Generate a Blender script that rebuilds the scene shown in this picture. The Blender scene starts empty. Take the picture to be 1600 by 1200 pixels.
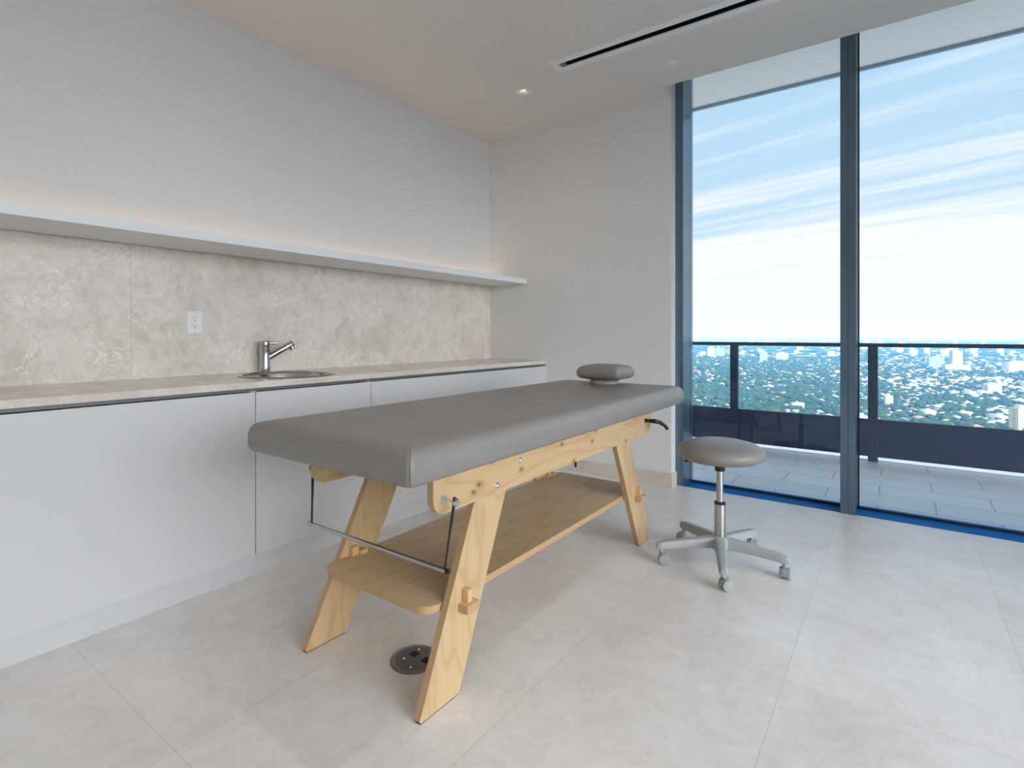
import bpy, bmesh, math, random
import numpy as np
from mathutils import Vector, Matrix

random.seed(7)
rng = np.random.default_rng(11)
S = bpy.context.scene
COL = S.collection
PI = math.pi

# ------------------------------------------------------------------ helpers
def tag(o, label=None, cat=None, group=None, kind=None):
    if label: o['label'] = label
    if cat: o['category'] = cat
    if group: o['group'] = group
    if kind: o['kind'] = kind
    return o

def empty(name, loc, rz=0.0):
    o = bpy.data.objects.new(name, None)
    o.empty_display_size = 0.1
    o.location = loc
    o.rotation_euler = (0, 0, rz)
    COL.objects.link(o)
    return o

def link(name, bm, mats, parent=None, smooth=False, origin=None, angle=40):
    """one bmesh -> one mesh object; vertices are given in world space (or the parent's local space)"""
    bmesh.ops.recalc_face_normals(bm, faces=bm.faces[:])
    me = bpy.data.meshes.new(name)
    if origin is not None:
        bmesh.ops.translate(bm, verts=bm.verts[:], vec=-Vector(origin))
    if smooth:
        for f in bm.faces: f.smooth = True
        ca = math.radians(angle)
        for e in bm.edges:
            if len(e.link_faces) == 2 and e.calc_face_angle(0) > ca: e.smooth = False
    bm.to_mesh(me); bm.free()
    if not isinstance(mats, (list, tuple)): mats = [mats]
    for m in mats: me.materials.append(m)
    o = bpy.data.objects.new(name, me)
    COL.objects.link(o)
    if origin is not None: o.location = origin
    if parent is not None: o.parent = parent
    return o

def box(bm, x0, x1, y0, y1, z0, z1, mat=0, bev=0.0, seg=2):
    vs = [bm.verts.new((x, y, z)) for z in (z0, z1) for y in (y0, y1) for x in (x0, x1)]
    idx = [(0, 2, 3, 1), (4, 5, 7, 6), (0, 1, 5, 4), (2, 6, 7, 3), (0, 4, 6, 2), (1, 3, 7, 5)]
    fs = [bm.faces.new([vs[i] for i in f]) for f in idx]
    for f in fs: f.material_index = mat
    if bev > 0:
        es = set(e for f in fs for e in f.edges)
        r = bmesh.ops.bevel(bm, geom=list(es), offset=bev, segments=seg, profile=0.5, affect='EDGES')
        for f in r['faces']: f.material_index = mat
    return vs

def prism(bm, pts, a0, a1, axis, mat=0, edge_mat=None):
    """extrude a 2D outline along axis ('x': pts are (y,z), 'y': (x,z), 'z': (x,y))"""
    def P(p, a):
        return {'x': (a, p[0], p[1]), 'y': (p[0], a, p[1]), 'z': (p[0], p[1], a)}[axis]
    A = [bm.verts.new(P(p, a0)) for p in pts]
    B = [bm.verts.new(P(p, a1)) for p in pts]
    f = bm.faces.new(A); f.material_index = mat
    f = bm.faces.new(B[::-1]); f.material_index = mat
    n = len(pts)
    for i in range(n):
        f = bm.faces.new((A[i], A[(i + 1) % n], B[(i + 1) % n], B[i]))
        f.material_index = mat if edge_mat is None else edge_mat
    return A + B

def round_poly(pts, radii, n=6):
    """round the corners of a 2D polygon"""
    out = []
    m = len(pts)
    for i in range(m):
        p = Vector(pts[i]); r = radii[i] if isinstance(radii, (list, tuple)) else radii
        if r <= 0: out.append(tuple(p)); continue
        a = (Vector(pts[i - 1]) - p); b = (Vector(pts[(i + 1) % m]) - p)
        la, lb = a.length, b.length; a.normalize(); b.normalize()
        ang = a.angle(b)
        d = min(r / math.tan(ang / 2), la * .49, lb * .49)
        r2 = d * math.tan(ang / 2)
        c = p + (a + b).normalized() * (r2 / math.sin(ang / 2))
        s = p + a * d - c; e = p + b * d - c
        a0 = math.atan2(s.y, s.x); a1 = math.atan2(e.y, e.x)
        da = (a1 - a0 + PI) % (2 * PI) - PI
        for k in range(n + 1):
            t = a0 + da * k / n
            out.append((c.x + r2 * math.cos(t), c.y + r2 * math.sin(t)))
    return out

def rrect(x0, x1, y0, y1, r, n=6):
    return round_poly([(x0, y0), (x1, y0), (x1, y1), (x0, y1)], r, n)

def rings(bm, ring_list, cap0=True, cap1=True, mat=0):
    R = [[bm.verts.new(p) for p in r] for r in ring_list]
    n = len(R[0])
    for a, b in zip(R, R[1:]):
        for i in range(n):
            f = bm.faces.new((a[i], a[(i + 1) % n], b[(i + 1) % n], b[i])); f.material_index = mat
    if cap0: bm.faces.new(R[0][::-1]).material_index = mat
    if cap1: bm.faces.new(R[-1]).material_index = mat
    return R

def lathe(bm, prof, cx, cy, n=40, cap0=True, cap1=True, mat=0):
    rl = []
    for r, z in prof:
        rl.append([(cx + r * math.cos(2 * PI * k / n), cy + r * math.sin(2 * PI * k / n), z) for k in range(n)])
    return rings(bm, rl, cap0, cap1, mat)

def frame_of(d):
    d = d.normalized()
    u = Vector((0, 0, 1)) if abs(d.z) < .95 else Vector((1, 0, 0))
    s = d.cross(u).normalized()
    return s, s.cross(d).normalized()

def tube(bm, pts, r, n=12, mat=0, flat=None):
    """round (or flattened) bar through a polyline"""
    P = [Vector(p) for p in pts]
    rl = []
    for i, p in enumerate(P):
        if i == 0: d = P[1] - P[0]
        elif i == len(P) - 1: d = P[-1] - P[-2]
        else: d = (P[i + 1] - P[i]).normalized() + (P[i] - P[i - 1]).normalized()
        s, u = frame_of(d)
        rr = r[i] if isinstance(r, (list, tuple)) else r
        ru = rr if flat is None else rr * flat
        rl.append([p + s * rr * math.cos(2 * PI * k / n) + u * ru * math.sin(2 * PI * k / n) for k in range(n)])
    return rings(bm, rl, True, True, mat)

def slab_holes(bm, x0, x1, y0, y1, z0, z1, holes, mat=0):
    """a horizontal slab with rectangular openings"""
    xs = sorted({x0, x1, *[h[0] for h in holes], *[h[1] for h in holes]})
    ys = sorted({y0, y1, *[h[2] for h in holes], *[h[3] for h in holes]})
    for i in range(len(xs) - 1):
        for j in range(len(ys) - 1):
            cx, cy = (xs[i] + xs[i + 1]) / 2, (ys[j] + ys[j + 1]) / 2
            if any(h[0] < cx < h[1] and h[2] < cy < h[3] for h in holes): continue
            box(bm, xs[i], xs[i + 1], ys[j], ys[j + 1], z0, z1, mat)

# ---------------------------------------------------------------- materials
class NT:
    def __init__(self, name):
        self.m = bpy.data.materials.new(name); self.m.use_nodes = True
        self.t = self.m.node_tree; self.n = self.t.nodes; self.l = self.t.links
        self.b = self.n['Principled BSDF']; self.out = self.n['Material Output']
    def node(self, typ, **kw):
        x = self.n.new(typ)
        for k, v in kw.items():
            if k.startswith('_'): setattr(x, k[1:], v)
            else: x.inputs[k.replace('__', ' ')].default_value = v
        return x
    def link(self, a, b): self.l.new(a, b)
    def coords(self, scale=(1, 1, 1), rot=(0, 0, 0), kind='Object'):
        tc = self.n.new('ShaderNodeTexCoord'); mp = self.n.new('ShaderNodeMapping')
        mp.inputs['Scale'].default_value = scale; mp.inputs['Rotation'].default_value = rot
        self.link(tc.outputs[kind], mp.inputs['Vector']); return mp.outputs['Vector']
    def world(self, scale=(1, 1, 1), loc=(0, 0, 0)):
        g = self.n.new('ShaderNodeNewGeometry'); mp = self.n.new('ShaderNodeMapping')
        mp.inputs['Scale'].default_value = scale; mp.inputs['Location'].default_value = loc
        self.link(g.outputs['Position'], mp.inputs['Vector']); return mp.outputs['Vector']
    def noise(self, vec, scale, detail=4, rough=.55, dist=0):
        x = self.node('ShaderNodeTexNoise', Scale=scale, Detail=detail, Roughness=rough, Distortion=dist)
        self.link(vec, x.inputs['Vector']); return x.outputs['Fac']
    def ramp(self, fac, stops, interp='LINEAR'):
        r = self.n.new('ShaderNodeValToRGB'); cr = r.color_ramp; cr.interpolation = interp
        while len(cr.elements) < len(stops): cr.elements.new(.5)
        for e, (p, c) in zip(cr.elements, stops):
            e.position = p; e.color = (*c, 1) if len(c) == 3 else c
        self.link(fac, r.inputs['Fac']); return r.outputs['Color']
    def mix(self, fac, a, b, mode='MIX'):
        x = self.n.new('ShaderNodeMix'); x.data_type = 'RGBA'; x.blend_type = mode
        for s, i in ((fac, 0), (a, 6), (b, 7)):
            if hasattr(s, 'is_output'): self.link(s, x.inputs[i])
            elif i == 0: x.inputs[0].default_value = s
            else: x.inputs[i].default_value = (*s, 1)
        return x.outputs[2]
    def math(self, op, a, b=None, c=None):
        x = self.n.new('ShaderNodeMath'); x.operation = op
        for i, s in enumerate((a, b, c)):
            if s is None: continue
            if hasattr(s, 'is_output'): self.link(s, x.inputs[i])
            else: x.inputs[i].default_value = s
        return x.outputs[0]
    def bump(self, h, strength=.1, dist=.01):
        x = self.node('ShaderNodeBump', Strength=strength, Distance=dist)
        self.link(h, x.inputs['Height']); self.link(x.outputs['Normal'], self.b.inputs['Normal'])
    def base(self, c): self.link(c, self.b.inputs['Base Color'])

def lin(r, g, b):
    f = lambda v: ((v / 255 + .055) / 1.055) ** 2.4 if v > 10 else v / 255 / 12.92
    return (f(r), f(g), f(b))

def plain(name, rgb, rough=.5, metal=0.0, spec=.5):
    m = NT(name)
    m.b.inputs['Base Color'].default_value = (*rgb, 1)
    m.b.inputs['Roughness'].default_value = rough
    m.b.inputs['Metallic'].default_value = metal
    m.b.inputs['Specular IOR Level'].default_value = spec
    return m.m

def paint(name, rgb, rough=.6):
    m = NT(name)
    v = m.world()
    f = m.noise(v, 40, 3)
    a = tuple(c * .985 for c in rgb); b = tuple(min(1, c * 1.015) for c in rgb)
    m.base(m.ramp(f, [(.3, a), (.7, b)]))
    m.b.inputs['Roughness'].default_value = rough
    m.b.inputs['Specular IOR Level'].default_value = .3
    f2 = m.noise(v, 350, 2); m.bump(f2, .03, .002)
    return m.m

M = {}
M['wall'] = paint('wall_paint', (.765, .757, .745))
M['ceiling'] = paint('ceiling_paint', (.73, .70, .665))
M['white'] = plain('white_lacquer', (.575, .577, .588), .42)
M['shelf'] = plain('white_shelf_lacquer', (.80, .805, .82), .45)
M['plinth'] = plain('plinth_lacquer', (.55, .552, .565), .4)

def stone(name, dark, mid, light, rough, scale=1.0, vein=.5, fleck=.12, mot=.12, tile=False, seam_y=None):
    m = NT(name)
    v = m.world((scale, scale, scale))
    warp = m.node('ShaderNodeTexNoise', Scale=2.2, Detail=3)
    m.link(v, warp.inputs['Vector'])
    wv = m.n.new('ShaderNodeVectorMath'); wv.operation = 'MULTIPLY_ADD'
    m.link(warp.outputs['Color'], wv.inputs[0]); wv.inputs[1].default_value = (.5, .5, .5); m.link(v, wv.inputs[2])
    big = m.noise(wv.outputs[0], 2.0, 6, .6)
    c = m.ramp(big, [(.32, dark), (.5, mid), (.68, light)])
    fine = m.noise(wv.outputs[0], 14, 8, .7, .6)
    c = m.mix(m.math('MULTIPLY', m.math('SUBTRACT', fine, .35), .9), c, tuple(min(1, x * 1.06) for x in light))
    mott = m.noise(wv.outputs[0], 11, 7, .68, .4)
    c = m.mix(1.0, c, m.ramp(mott, [(.28, (1 - mot, 1 - mot * 1.1, 1 - mot * 1.25)), (.5, (1, 1, 1)), (.72, (1 + mot * .5,) * 3)]), 'MULTIPLY')
    grain = m.noise(v, 60, 4, .7)
    c = m.mix(1.0, c, m.ramp(grain, [(.3, (1 - mot * .5,) * 3), (.7, (1 + mot * .35,) * 3)]), 'MULTIPLY')
    # pale fossil-like veins: thin bands of a distorted noise
    n2 = m.noise(wv.outputs[0], 7.5, 5, .6, 1.6)
    band = m.math('ABSOLUTE', m.math('SUBTRACT', n2, .5))
    line = m.ramp(band, [(0, (1, 1, 1)), (.035, (0, 0, 0))])
    n3 = m.noise(wv.outputs[0], 3.1, 2)
    msk = m.ramp(n3, [(.48, (0, 0, 0)), (.66, (1, 1, 1))])
    amt = m.math('MULTIPLY', m.math('MULTIPLY', line, msk), vein)
    c = m.mix(amt, c, tuple(min(1, x * 1.22) for x in light))
    # small brown flecks
    n4 = m.noise(wv.outputs[0], 26, 3, .6, .8)
    fl = m.ramp(n4, [(.70, (0, 0, 0)), (.78, (1, 1, 1))])
    c = m.mix(m.math('MULTIPLY', fl, fleck), c, tuple(x * .72 for x in dark))
    if tile or seam_y is not None:
        g = m.n.new('ShaderNodeNewGeometry'); sp = m.n.new('ShaderNodeSeparateXYZ')
        m.link(g.outputs['Position'], sp.inputs[0])
        def joint(co, off, per, w):
            t = m.math('DIVIDE', m.math('SUBTRACT', co, off), per)
            fr = m.math('FRACT', m.math('ADD', t, 100.5))
            d = m.math('ABSOLUTE', m.math('SUBTRACT', fr, .5))
            return m.math('LESS_THAN', d, w / per)
        if tile:
            j = m.math('MAXIMUM', joint(sp.outputs['X'], .345, .655, .0013), joint(sp.outputs['Y'], .655, 1.32, .0011))
            # each tile has its own slight tone
            ix = m.math('FLOOR', m.math('DIVIDE', m.math('SUBTRACT', sp.outputs['X'], .345), .655))
            iy = m.math('FLOOR', m.math('DIVIDE', m.math('SUBTRACT', sp.outputs['Y'], .655), 1.32))
            cb = m.n.new('ShaderNodeCombineXYZ'); m.link(ix, cb.inputs[0]); m.link(iy, cb.inputs[1])
            wn = m.n.new('ShaderNodeTexWhiteNoise'); m.link(cb.outputs[0], wn.inputs['Vector'])
            tone = m.math('ADD', m.math('MULTIPLY', wn.outputs['Value'], .05), .965)
            hs = m.n.new('ShaderNodeHueSaturation'); m.link(tone, hs.inputs['Value']); m.link(c, hs.inputs['Color'])
            c = hs.outputs['Color']
        else:
            j = joint(sp.outputs['Y'], seam_y, 2.95, .0012)
        c = m.mix(m.math('MULTIPLY', j, .38), c, tuple(x * .45 for x in dark))
    m.base(c)
    m.b.inputs['Roughness'].default_value = rough
    rr = m.ramp(fine, [(.2, (rough * .95,) * 3), (.8, (rough * 1.05,) * 3)])
    m.link(rr, m.b.inputs['Roughness'])
    m.b.inputs['Specular IOR Level'].default_value = .45
    return m.m

M['floor'] = stone('limestone_floor', (.70, .64, .595), (.775, .735, .705), (.825, .805, .785), .3, 1.0, .22, .05, .085, tile=True)
M['splash'] = stone('limestone_backsplash', (.62, .555, .49), (.745, .68, .615), (.82, .76, .70), .38, 1.9, .85, .3, .17, seam_y=1.055)
M['counter'] = stone('limestone_worktop', (.55, .49, .43), (.64, .58, .52), (.72, .67, .61), .22, 1.8, .5)
M['base_stone'] = stone('limestone_skirting', (.56, .47, .38), (.64, .56, .47), (.70, .63, .55), .4, 2.0, .4)
M['gap'] = plain('grey_channel', (.17, .175, .185), .5, .3)
M['steel'] = plain('brushed_steel', (.50, .495, .49), .22, 1.0)
M['chrome'] = plain('chrome', (.50, .51, .53), .09, 1.0)
M['zinc'] = plain('zinc_bolt', (.72, .74, .76), .2, 1.0)
M['black'] = plain('black_plastic', (.012, .013, .016), .4)
M['strap'] = plain('black_webbing', (.012, .012, .015), .8)
M['dark'] = plain('dark_void', (.006, .006, .007), .8)
M['plate'] = plain('white_plastic', (.82, .83, .85), .35)
M['grey_metal'] = plain('grey_anodised_plate', (.17, .165, .165), .4, .55)
M['grey_ring'] = plain('grey_anodised_ring', (.30, .29, .285), .3, .7)
M['stool_grey'] = plain('grey_nylon', (.37, .39, .395), .42)
M['stool_wheel'] = plain('grey_wheel', (.33, .35, .36), .5)
M['frame'] = plain('slate_aluminium', (.13, .195, .26), .16, .65)
M['frame_dark'] = plain('gasket_black', (.008, .010, .016), .5)
M['sill'] = plain('blue_sill', (.004, .13, .42), .55, 0, .12)  # even saturated blue base colour with weak specular
M['rail'] = plain('dark_blue_aluminium', (.016, .032, .066), .4, .3)
M['panel'] = plain('dark_blue_panel', (.012, .021, .066), .45, .1)
M['curb'] = plain('white_curb', (.86, .87, .88), .6)
M['soffit'] = paint('soffit_render', (.74, .76, .76), .8)
M['fascia'] = plain('grey_fascia', (.27, .34, .41), .6)
M['lamp'] = None

def vinyl(name, rgb):
    m = NT(name)
    v = m.coords()
    f = m.noise(v, 7, 3); a = tuple(c * .96 for c in rgb); b = tuple(c * 1.04 for c in rgb)
    m.base(m.ramp(f, [(.3, a), (.7, b)]))
    m.b.inputs['Roughness'].default_value = .40
    m.b.inputs['Specular IOR Level'].default_value = .5
    h = m.noise(m.coords(), 420, 2); m.bump(h, .04, .001)
    return m.m
M['vinyl'] = vinyl('taupe_grey_vinyl', (.238, .219, .205))
M['seam'] = plain('vinyl_seam', (.10, .092, .085), .5)

def wood(name, base, dark, knots, axis):
    """birch plywood face: figure stretched along one object axis ('y' or 'z')"""
    m = NT(name)
    sc = {'y': (6, .9, 6), 'z': (6, 6, 1.3)}[axis]
    v = m.coords(sc)
    wv = m.node('ShaderNodeTexNoise', Scale=.9, Detail=2); m.link(v, wv.inputs['Vector'])
    ring = m.math('FRACT', m.math('MULTIPLY', wv.outputs['Fac'], 9))
    ring = m.math('ABSOLUTE', m.math('SUBTRACT', ring, .5))
    fine = m.noise(m.coords({'y': (90, 3, 90), 'z': (90, 90, 3)}[axis]), 1.5, 4)
    c = m.ramp(ring, [(0, (base[0] * .88, base[1] * .80, base[2] * .70)), (.16, base), (.5, tuple(min(1, x * 1.05) for x in base))])
    c = m.mix(m.math('MULTIPLY', m.math('SUBTRACT', fine, .3), .55), c, dark)
    big = m.noise(m.coords(), 3, 2)
    c = m.mix(m.math('MULTIPLY', big, .25), c, tuple(x * .86 for x in base))
    if knots:
        vo = m.node('ShaderNodeTexVoronoi', Scale=1.0, Randomness=1.0, _voronoi_dimensions='2D')
        s3 = m.n.new('ShaderNodeSeparateXYZ'); m.link(m.coords((1, 5.2, 8.5)), s3.inputs[0])
        c3 = m.n.new('ShaderNodeCombineXYZ'); m.link(s3.outputs['Y'], c3.inputs[0]); m.link(s3.outputs['Z'], c3.inputs[1])
        m.link(c3.outputs[0], vo.inputs['Vector'])
        k = m.ramp(vo.outputs['Distance'], [(.035, (1, 1, 1)), (.06, (.35, .35, .35)), (.15, (0, 0, 0))])
        c = m.mix(m.math('MULTIPLY', k, .95), c, (.17, .085, .03))
    m.base(c)
    m.b.inputs['Roughness'].default_value = .42
    return m.m
BIRCH, BIRCHD = (.56, .39, .215), (.43, .27, .13)
M['wood_y'] = wood('birch_face_lengthwise', BIRCH, BIRCHD, True, 'y')
M['wood_z'] = wood('birch_face_upright', (.575, .405, .23), BIRCHD, False, 'z')
M['wood_shelf'] = wood('birch_face_shelf', (.66, .475, .265), (.52, .35, .18), False, 'y')
def ply_edge(name, axis):
    m = NT(name)
    tc = m.n.new('ShaderNodeTexCoord'); sp = m.n.new('ShaderNodeSeparateXYZ'); m.link(tc.outputs['Object'], sp.inputs[0])
    f = m.math('FRACT', m.math('MULTIPLY', sp.outputs[axis], 1 / .0062))
    n = m.noise(m.coords((30, 30, 30)), 2, 3)
    c = m.ramp(f, [(0, (.62, .44, .26)), (.45, (.56, .36, .19)), (.55, (.33, .17, .075)), (.95, (.40, .22, .10))])
    c = m.mix(m.math('MULTIPLY', n, .4), c, (.55, .36, .20))
    m.base(c); m.b.inputs['Roughness'].default_value = .5
    return m.m
M['edge_x'] = ply_edge('ply_edge_board', 'X')
M['edge_z'] = ply_edge('ply_edge_shelf', 'Z')
M['beech'] = plain('pale_wedge_wood', (.66, .42, .22), .5)

def glass(name, tint, ior=1.45):
    m = NT(name)
    m.n.remove(m.b)
    tr = m.n.new('ShaderNodeBsdfTransparent'); tr.inputs['Color'].default_value = (*tint, 1)
    gl = m.n.new('ShaderNodeBsdfGlossy'); gl.inputs['Roughness'].default_value = 0.0
    gl.inputs['Color'].default_value = (.62, .78, 1, 1)
    fr = m.n.new('ShaderNodeFresnel'); fr.inputs['IOR'].default_value = ior
    mx = m.n.new('ShaderNodeMixShader')
    m.link(fr.outputs[0], mx.inputs[0]); m.link(tr.outputs[0], mx.inputs[1]); m.link(gl.outputs[0], mx.inputs[2])
    m.link(mx.outputs[0], m.out.inputs['Surface'])
    return m.m
M['glass'] = glass('window_glass', (.985, .996, 1.0), 1.5)
M['rail_glass'] = glass('railing_glass', (.93, .98, .99), 1.2)

def emit(name, rgb, st):
    m = NT(name); m.n.remove(m.b)
    e = m.n.new('ShaderNodeEmission'); e.inputs['Color'].default_value = (*rgb, 1); e.inputs['Strength'].default_value = st
    m.link(e.outputs[0], m.out.inputs['Surface']); return m.m
M['lamp'] = emit('warm_lamp', (1.0, .74, .42), 1.5)

def tiles_out():
    m = NT('balcony_tiles')
    v = m.world((1, 1, 1), (.115, -.12, 0))
    br = m.node('ShaderNodeTexBrick', _offset=.5, Scale=1.0)
    br.inputs['Mortar Size'].default_value = .004; br.inputs['Mortar Smooth'].default_value = .1
    br.inputs['Brick Width'].default_value = .63; br.inputs['Row Height'].default_value = .305
    br.inputs['Color1'].default_value = (.60, .615, .62, 1); br.inputs['Color2'].default_value = (.54, .56, .57, 1)
    br.inputs['Mortar'].default_value = (.15, .17, .19, 1)
    m.link(v, br.inputs['Vector'])
    n = m.noise(m.world(), 5, 6)
    c = m.mix(m.math('MULTIPLY', n, .35), br.outputs['Color'], (.45, .47, .48))
    m.base(c); m.b.inputs['Roughness'].default_value = .38
    return m.m
M['balcony'] = tiles_out()

# -------------------------------------------------------------- dimensions
XL = -3.12          # left wall
YB = 3.96           # back wall
XE = -1.384         # right end of the back wall (start of the window wall)
YG = 4.05           # inner face of the window frame
YGL = 4.19          # glass
XR = 3.4            # right wall (outside the frame)
YF = -2.2           # wall behind the camera
ZC = 2.93           # ceiling
ZP = 3.25           # top of the curtain pocket

# ------------------------------------------------------------------- shell
bm = bmesh.new(); box(bm, XL - .15, XR + .15, YF - .15, YG + .005, -.12, 0)
tag(link('floor', bm, M['floor']), 'pale limestone floor in large rectangular slabs', 'floor', kind='structure')

SL = (-1.835, .95, 3.005, 3.115)      # slot opening
DLS = [(-2.232, 3.233), (-2.232, 1.35), (-2.232, -.55), (-.55, 1.35), (-.55, -.75), (1.6, 3.2), (1.6, 1.35), (1.6, -.75)]  # first is the visible downlight, the others are added as room fill
holes = [SL] + [(x - .036, x + .036, y - .036, y + .036) for x, y in DLS]
bm = bmesh.new()
slab_holes(bm, XL - .15, XR + .15, YF - .15, 3.76, ZC, ZC + .05, holes)
box(bm, XL - .15, XE, 3.76, YB + .10, ZC, ZC + .05)
box(bm, XE, XR + .15, 3.74, 3.76, ZC + .05, ZP)          # inner side of the pocket
box(bm, XE - .02, XE, 3.76, YB + .1, ZC + .05, ZP)
box(bm, XE - .02, XR + .15, 3.74, 4.27, ZP, ZP + .05)
tag(link('ceiling', bm, M['ceiling']), 'flat white ceiling with a recess along the window', 'ceiling', kind='structure')

bm = bmesh.new(); box(bm, XL - .15, XL, YF - .15, YB + .1, 0, ZC)
tag(link('wall_left', bm, M['wall']), 'plain white wall above the long shelf', 'wall', kind='structure')
bm = bmesh.new(); box(bm, XL, XE, YB, YG + .03, 0, ZC)
tag(link('wall_back', bm, M['wall']), 'plain white wall between the counter and the window', 'wall', kind='structure')
bm = bmesh.new()
box(bm, XR, XR + .15, 3.55, 4.27, 0, ZP); box(bm, XR, XR + .15, YF, -1.75, 0, ZP); box(bm, XR, XR + .15, -1.75, 3.55, 2.9, ZP)
tag(link('wall_right', bm, M['wall']), 'plain white wall on the window side', 'wall', kind='structure')
bm = bmesh.new(); box(bm, XL, XR, YF - .15, YF, 0, ZC)
tag(link('wall_front', bm, M['wall']), 'plain white wall facing the window', 'wall', kind='structure')
bm = bmesh.new()
box(bm, -2.47, XE + .012, YB - .012, YB, 0, .105, bev=.002)
box(bm, XE, XE + .012, YB, YG + .004, 0, .105, bev=.002)
tag(link('baseboard_back', bm, M['base_stone']), 'beige stone skirting along the back wall', 'baseboard', kind='structure')

# window wall ------------------------------------------------------------
def window(n, x0, x1, label, left_post):
    bm = bmesh.new(); box(bm, x0, x1, YGL, YGL + .012, .005, ZP)
    w = tag(link('window_%d' % n, bm, M['glass']), label, 'window', kind='structure')
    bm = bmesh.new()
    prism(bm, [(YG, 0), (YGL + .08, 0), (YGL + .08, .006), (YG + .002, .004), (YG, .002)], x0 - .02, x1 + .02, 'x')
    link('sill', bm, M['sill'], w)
    bm = bmesh.new()
    box(bm, x0, x1, YGL - .008, YGL, .005, .020)
    box(bm, x0, x0 + .010, YGL - .008, YGL, .005, ZP)
    link('gasket', bm, M['frame_dark'], w)
    return w
XJ = -1.325
w1 = window(1, XJ + .002, -.305, 'tall window between the back wall and the mullion', True)
w2 = window(2, -.218, 1.62, 'wide tall window right of the mullion', False)
w3 = window(3, 1.70, XR, 'tall window beside the right wall', False)
bm = bmesh.new(); prism(bm, [(XE + .001, YG), (XJ, YG), (XJ + .012, YGL - .008), (XJ + .012, YGL + .06), (XE + .001, YGL + .06)], 0, ZP, 'z')
link('jamb', bm, M['frame'], w1)
def mullion(n, xc, label):
    bm = bmesh.new()
    box(bm, xc - .043, xc - .0015, YG - .015, YGL + .08, 0, ZP, bev=.0015)
    box(bm, xc + .0015, xc + .043, YG - .015, YGL + .08, 0, ZP, bev=.0015)
    box(bm, xc - .002, xc + .002, YG - .009, YGL + .07, 0, ZP)
    tag(link('trim_%d' % n, bm, M['frame']), label, 'window mullion', kind='structure')
mullion(1, -.262, 'grey blue metal mullion between the two tall windows')
mullion(2, 1.66, 'grey blue metal mullion beyond the right window')

bm = bmesh.new(); box(bm, XR + .07, XR + .082, -1.75, 3.55, .04, 2.9)  # unseen side window, added to let more light into the room
w4 = tag(link('window_4', bm, M['glass']), 'wide unseen window added in the side wall to brighten the room', 'window', kind='structure')
bm = bmesh.new()
box(bm, XR + .03, XR + .12, -1.75, 3.55, 0, .04)
for yy in (-1.75, .0, 1.8, 3.49): box(bm, XR + .03, XR + .12, yy, yy + .06, .04, 2.9)
link('frame', bm, M['frame'], w4)

# balcony ------------------------------------------------------------------
YRL = 5.90
bm = bmesh.new(); box(bm, -9, 12, YGL + .08, 5.925, -.25, -.01)
tag(link('balcony_floor', bm, M['balcony']), 'pale grey tiled balcony floor outside the windows', 'balcony floor', kind='structure')
bm = bmesh.new(); box(bm, -9, 12, 5.925, 6.40, -.2, .0)
tag(link('balcony_curb', bm, M['curb']), 'thin white edge strip under the dark railing panel', 'curb', kind='structure')
bm = bmesh.new(); box(bm, -9, 12, 4.2, 6.0, 3.66, 3.95)
tag(link('balcony_soffit', bm, M['soffit']), 'pale underside of the balcony above', 'soffit', kind='structure')
bm = bmesh.new(); box(bm, -9, 12, 6.0, 6.03, 3.63, 3.98)
tag(link('soffit_fascia', bm, M['fascia']), 'grey edge band of the balcony above', 'fascia', kind='structure')
bm = bmesh.new(); box(bm, -9, XR + .3, YF - .3, 4.22, ZP + .05, 4.1)
tag(link('roof_slab', bm, M['soffit']), 'concrete slab above the ceiling', 'slab', kind='structure')
bm = bmesh.new()
box(bm, -9, XE - .0, YG + .03, 4.25, -.3, 3.7)
box(bm, XR + .15, XR + .3, YG, 4.2, -.3, 3.7)
tag(link('wall_facade', bm, M['soffit']), 'pale outer wall beside the windows', 'wall', kind='structure')

rl = tag(empty('balcony_railing', (0, YRL, 0)), 'dark blue metal balcony railing with clear glass above a solid panel', 'railing')
def L(bm, name, mat, root, **k):      # parts are modelled in world space, then hung on their thing
    o = link(name, bm, mat, None, **k)
    o.parent = root
    o.matrix_parent_inverse = Matrix.Translation(root.location).inverted() if root.parent is None else Matrix()
    return o
bm = bmesh.new(); box(bm, -9, 12, YRL - .03, YRL + .03, 1.035, 1.07, bev=.004); L(bm, 'top_rail', M['rail'], rl)
posts = [-8.59 + 1.2 * k for k in range(0, 17)]
for x in posts:
    bm = bmesh.new(); box(bm, x - .038, x + .038, YRL - .03, YRL + .02, -.01, 1.035, bev=.003); L(bm, 'post', M['rail'], rl)
for x in posts[:-1]:
    bm = bmesh.new(); box(bm, x + .038, x + 1.162, YRL - .006, YRL + .006, .376, 1.035); L(bm, 'glass_panel', M['rail_glass'], rl)
    bm = bmesh.new(); box(bm, x + .038, x + 1.162, YRL - .012, YRL + .012, .034, .376); L(bm, 'solid_panel', M['panel'], rl)

# ------------------------------------------------------------ left-wall joinery
XC = -2.475          # worktop front
bm = bmesh.new()
box(bm, XL + .0015, XL + .012, YF + .002, YB - .001, .9255, 1.598)
tag(link('backsplash', bm, M['splash']), 'beige fossil limestone backsplash between worktop and shelf', 'backsplash')

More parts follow.
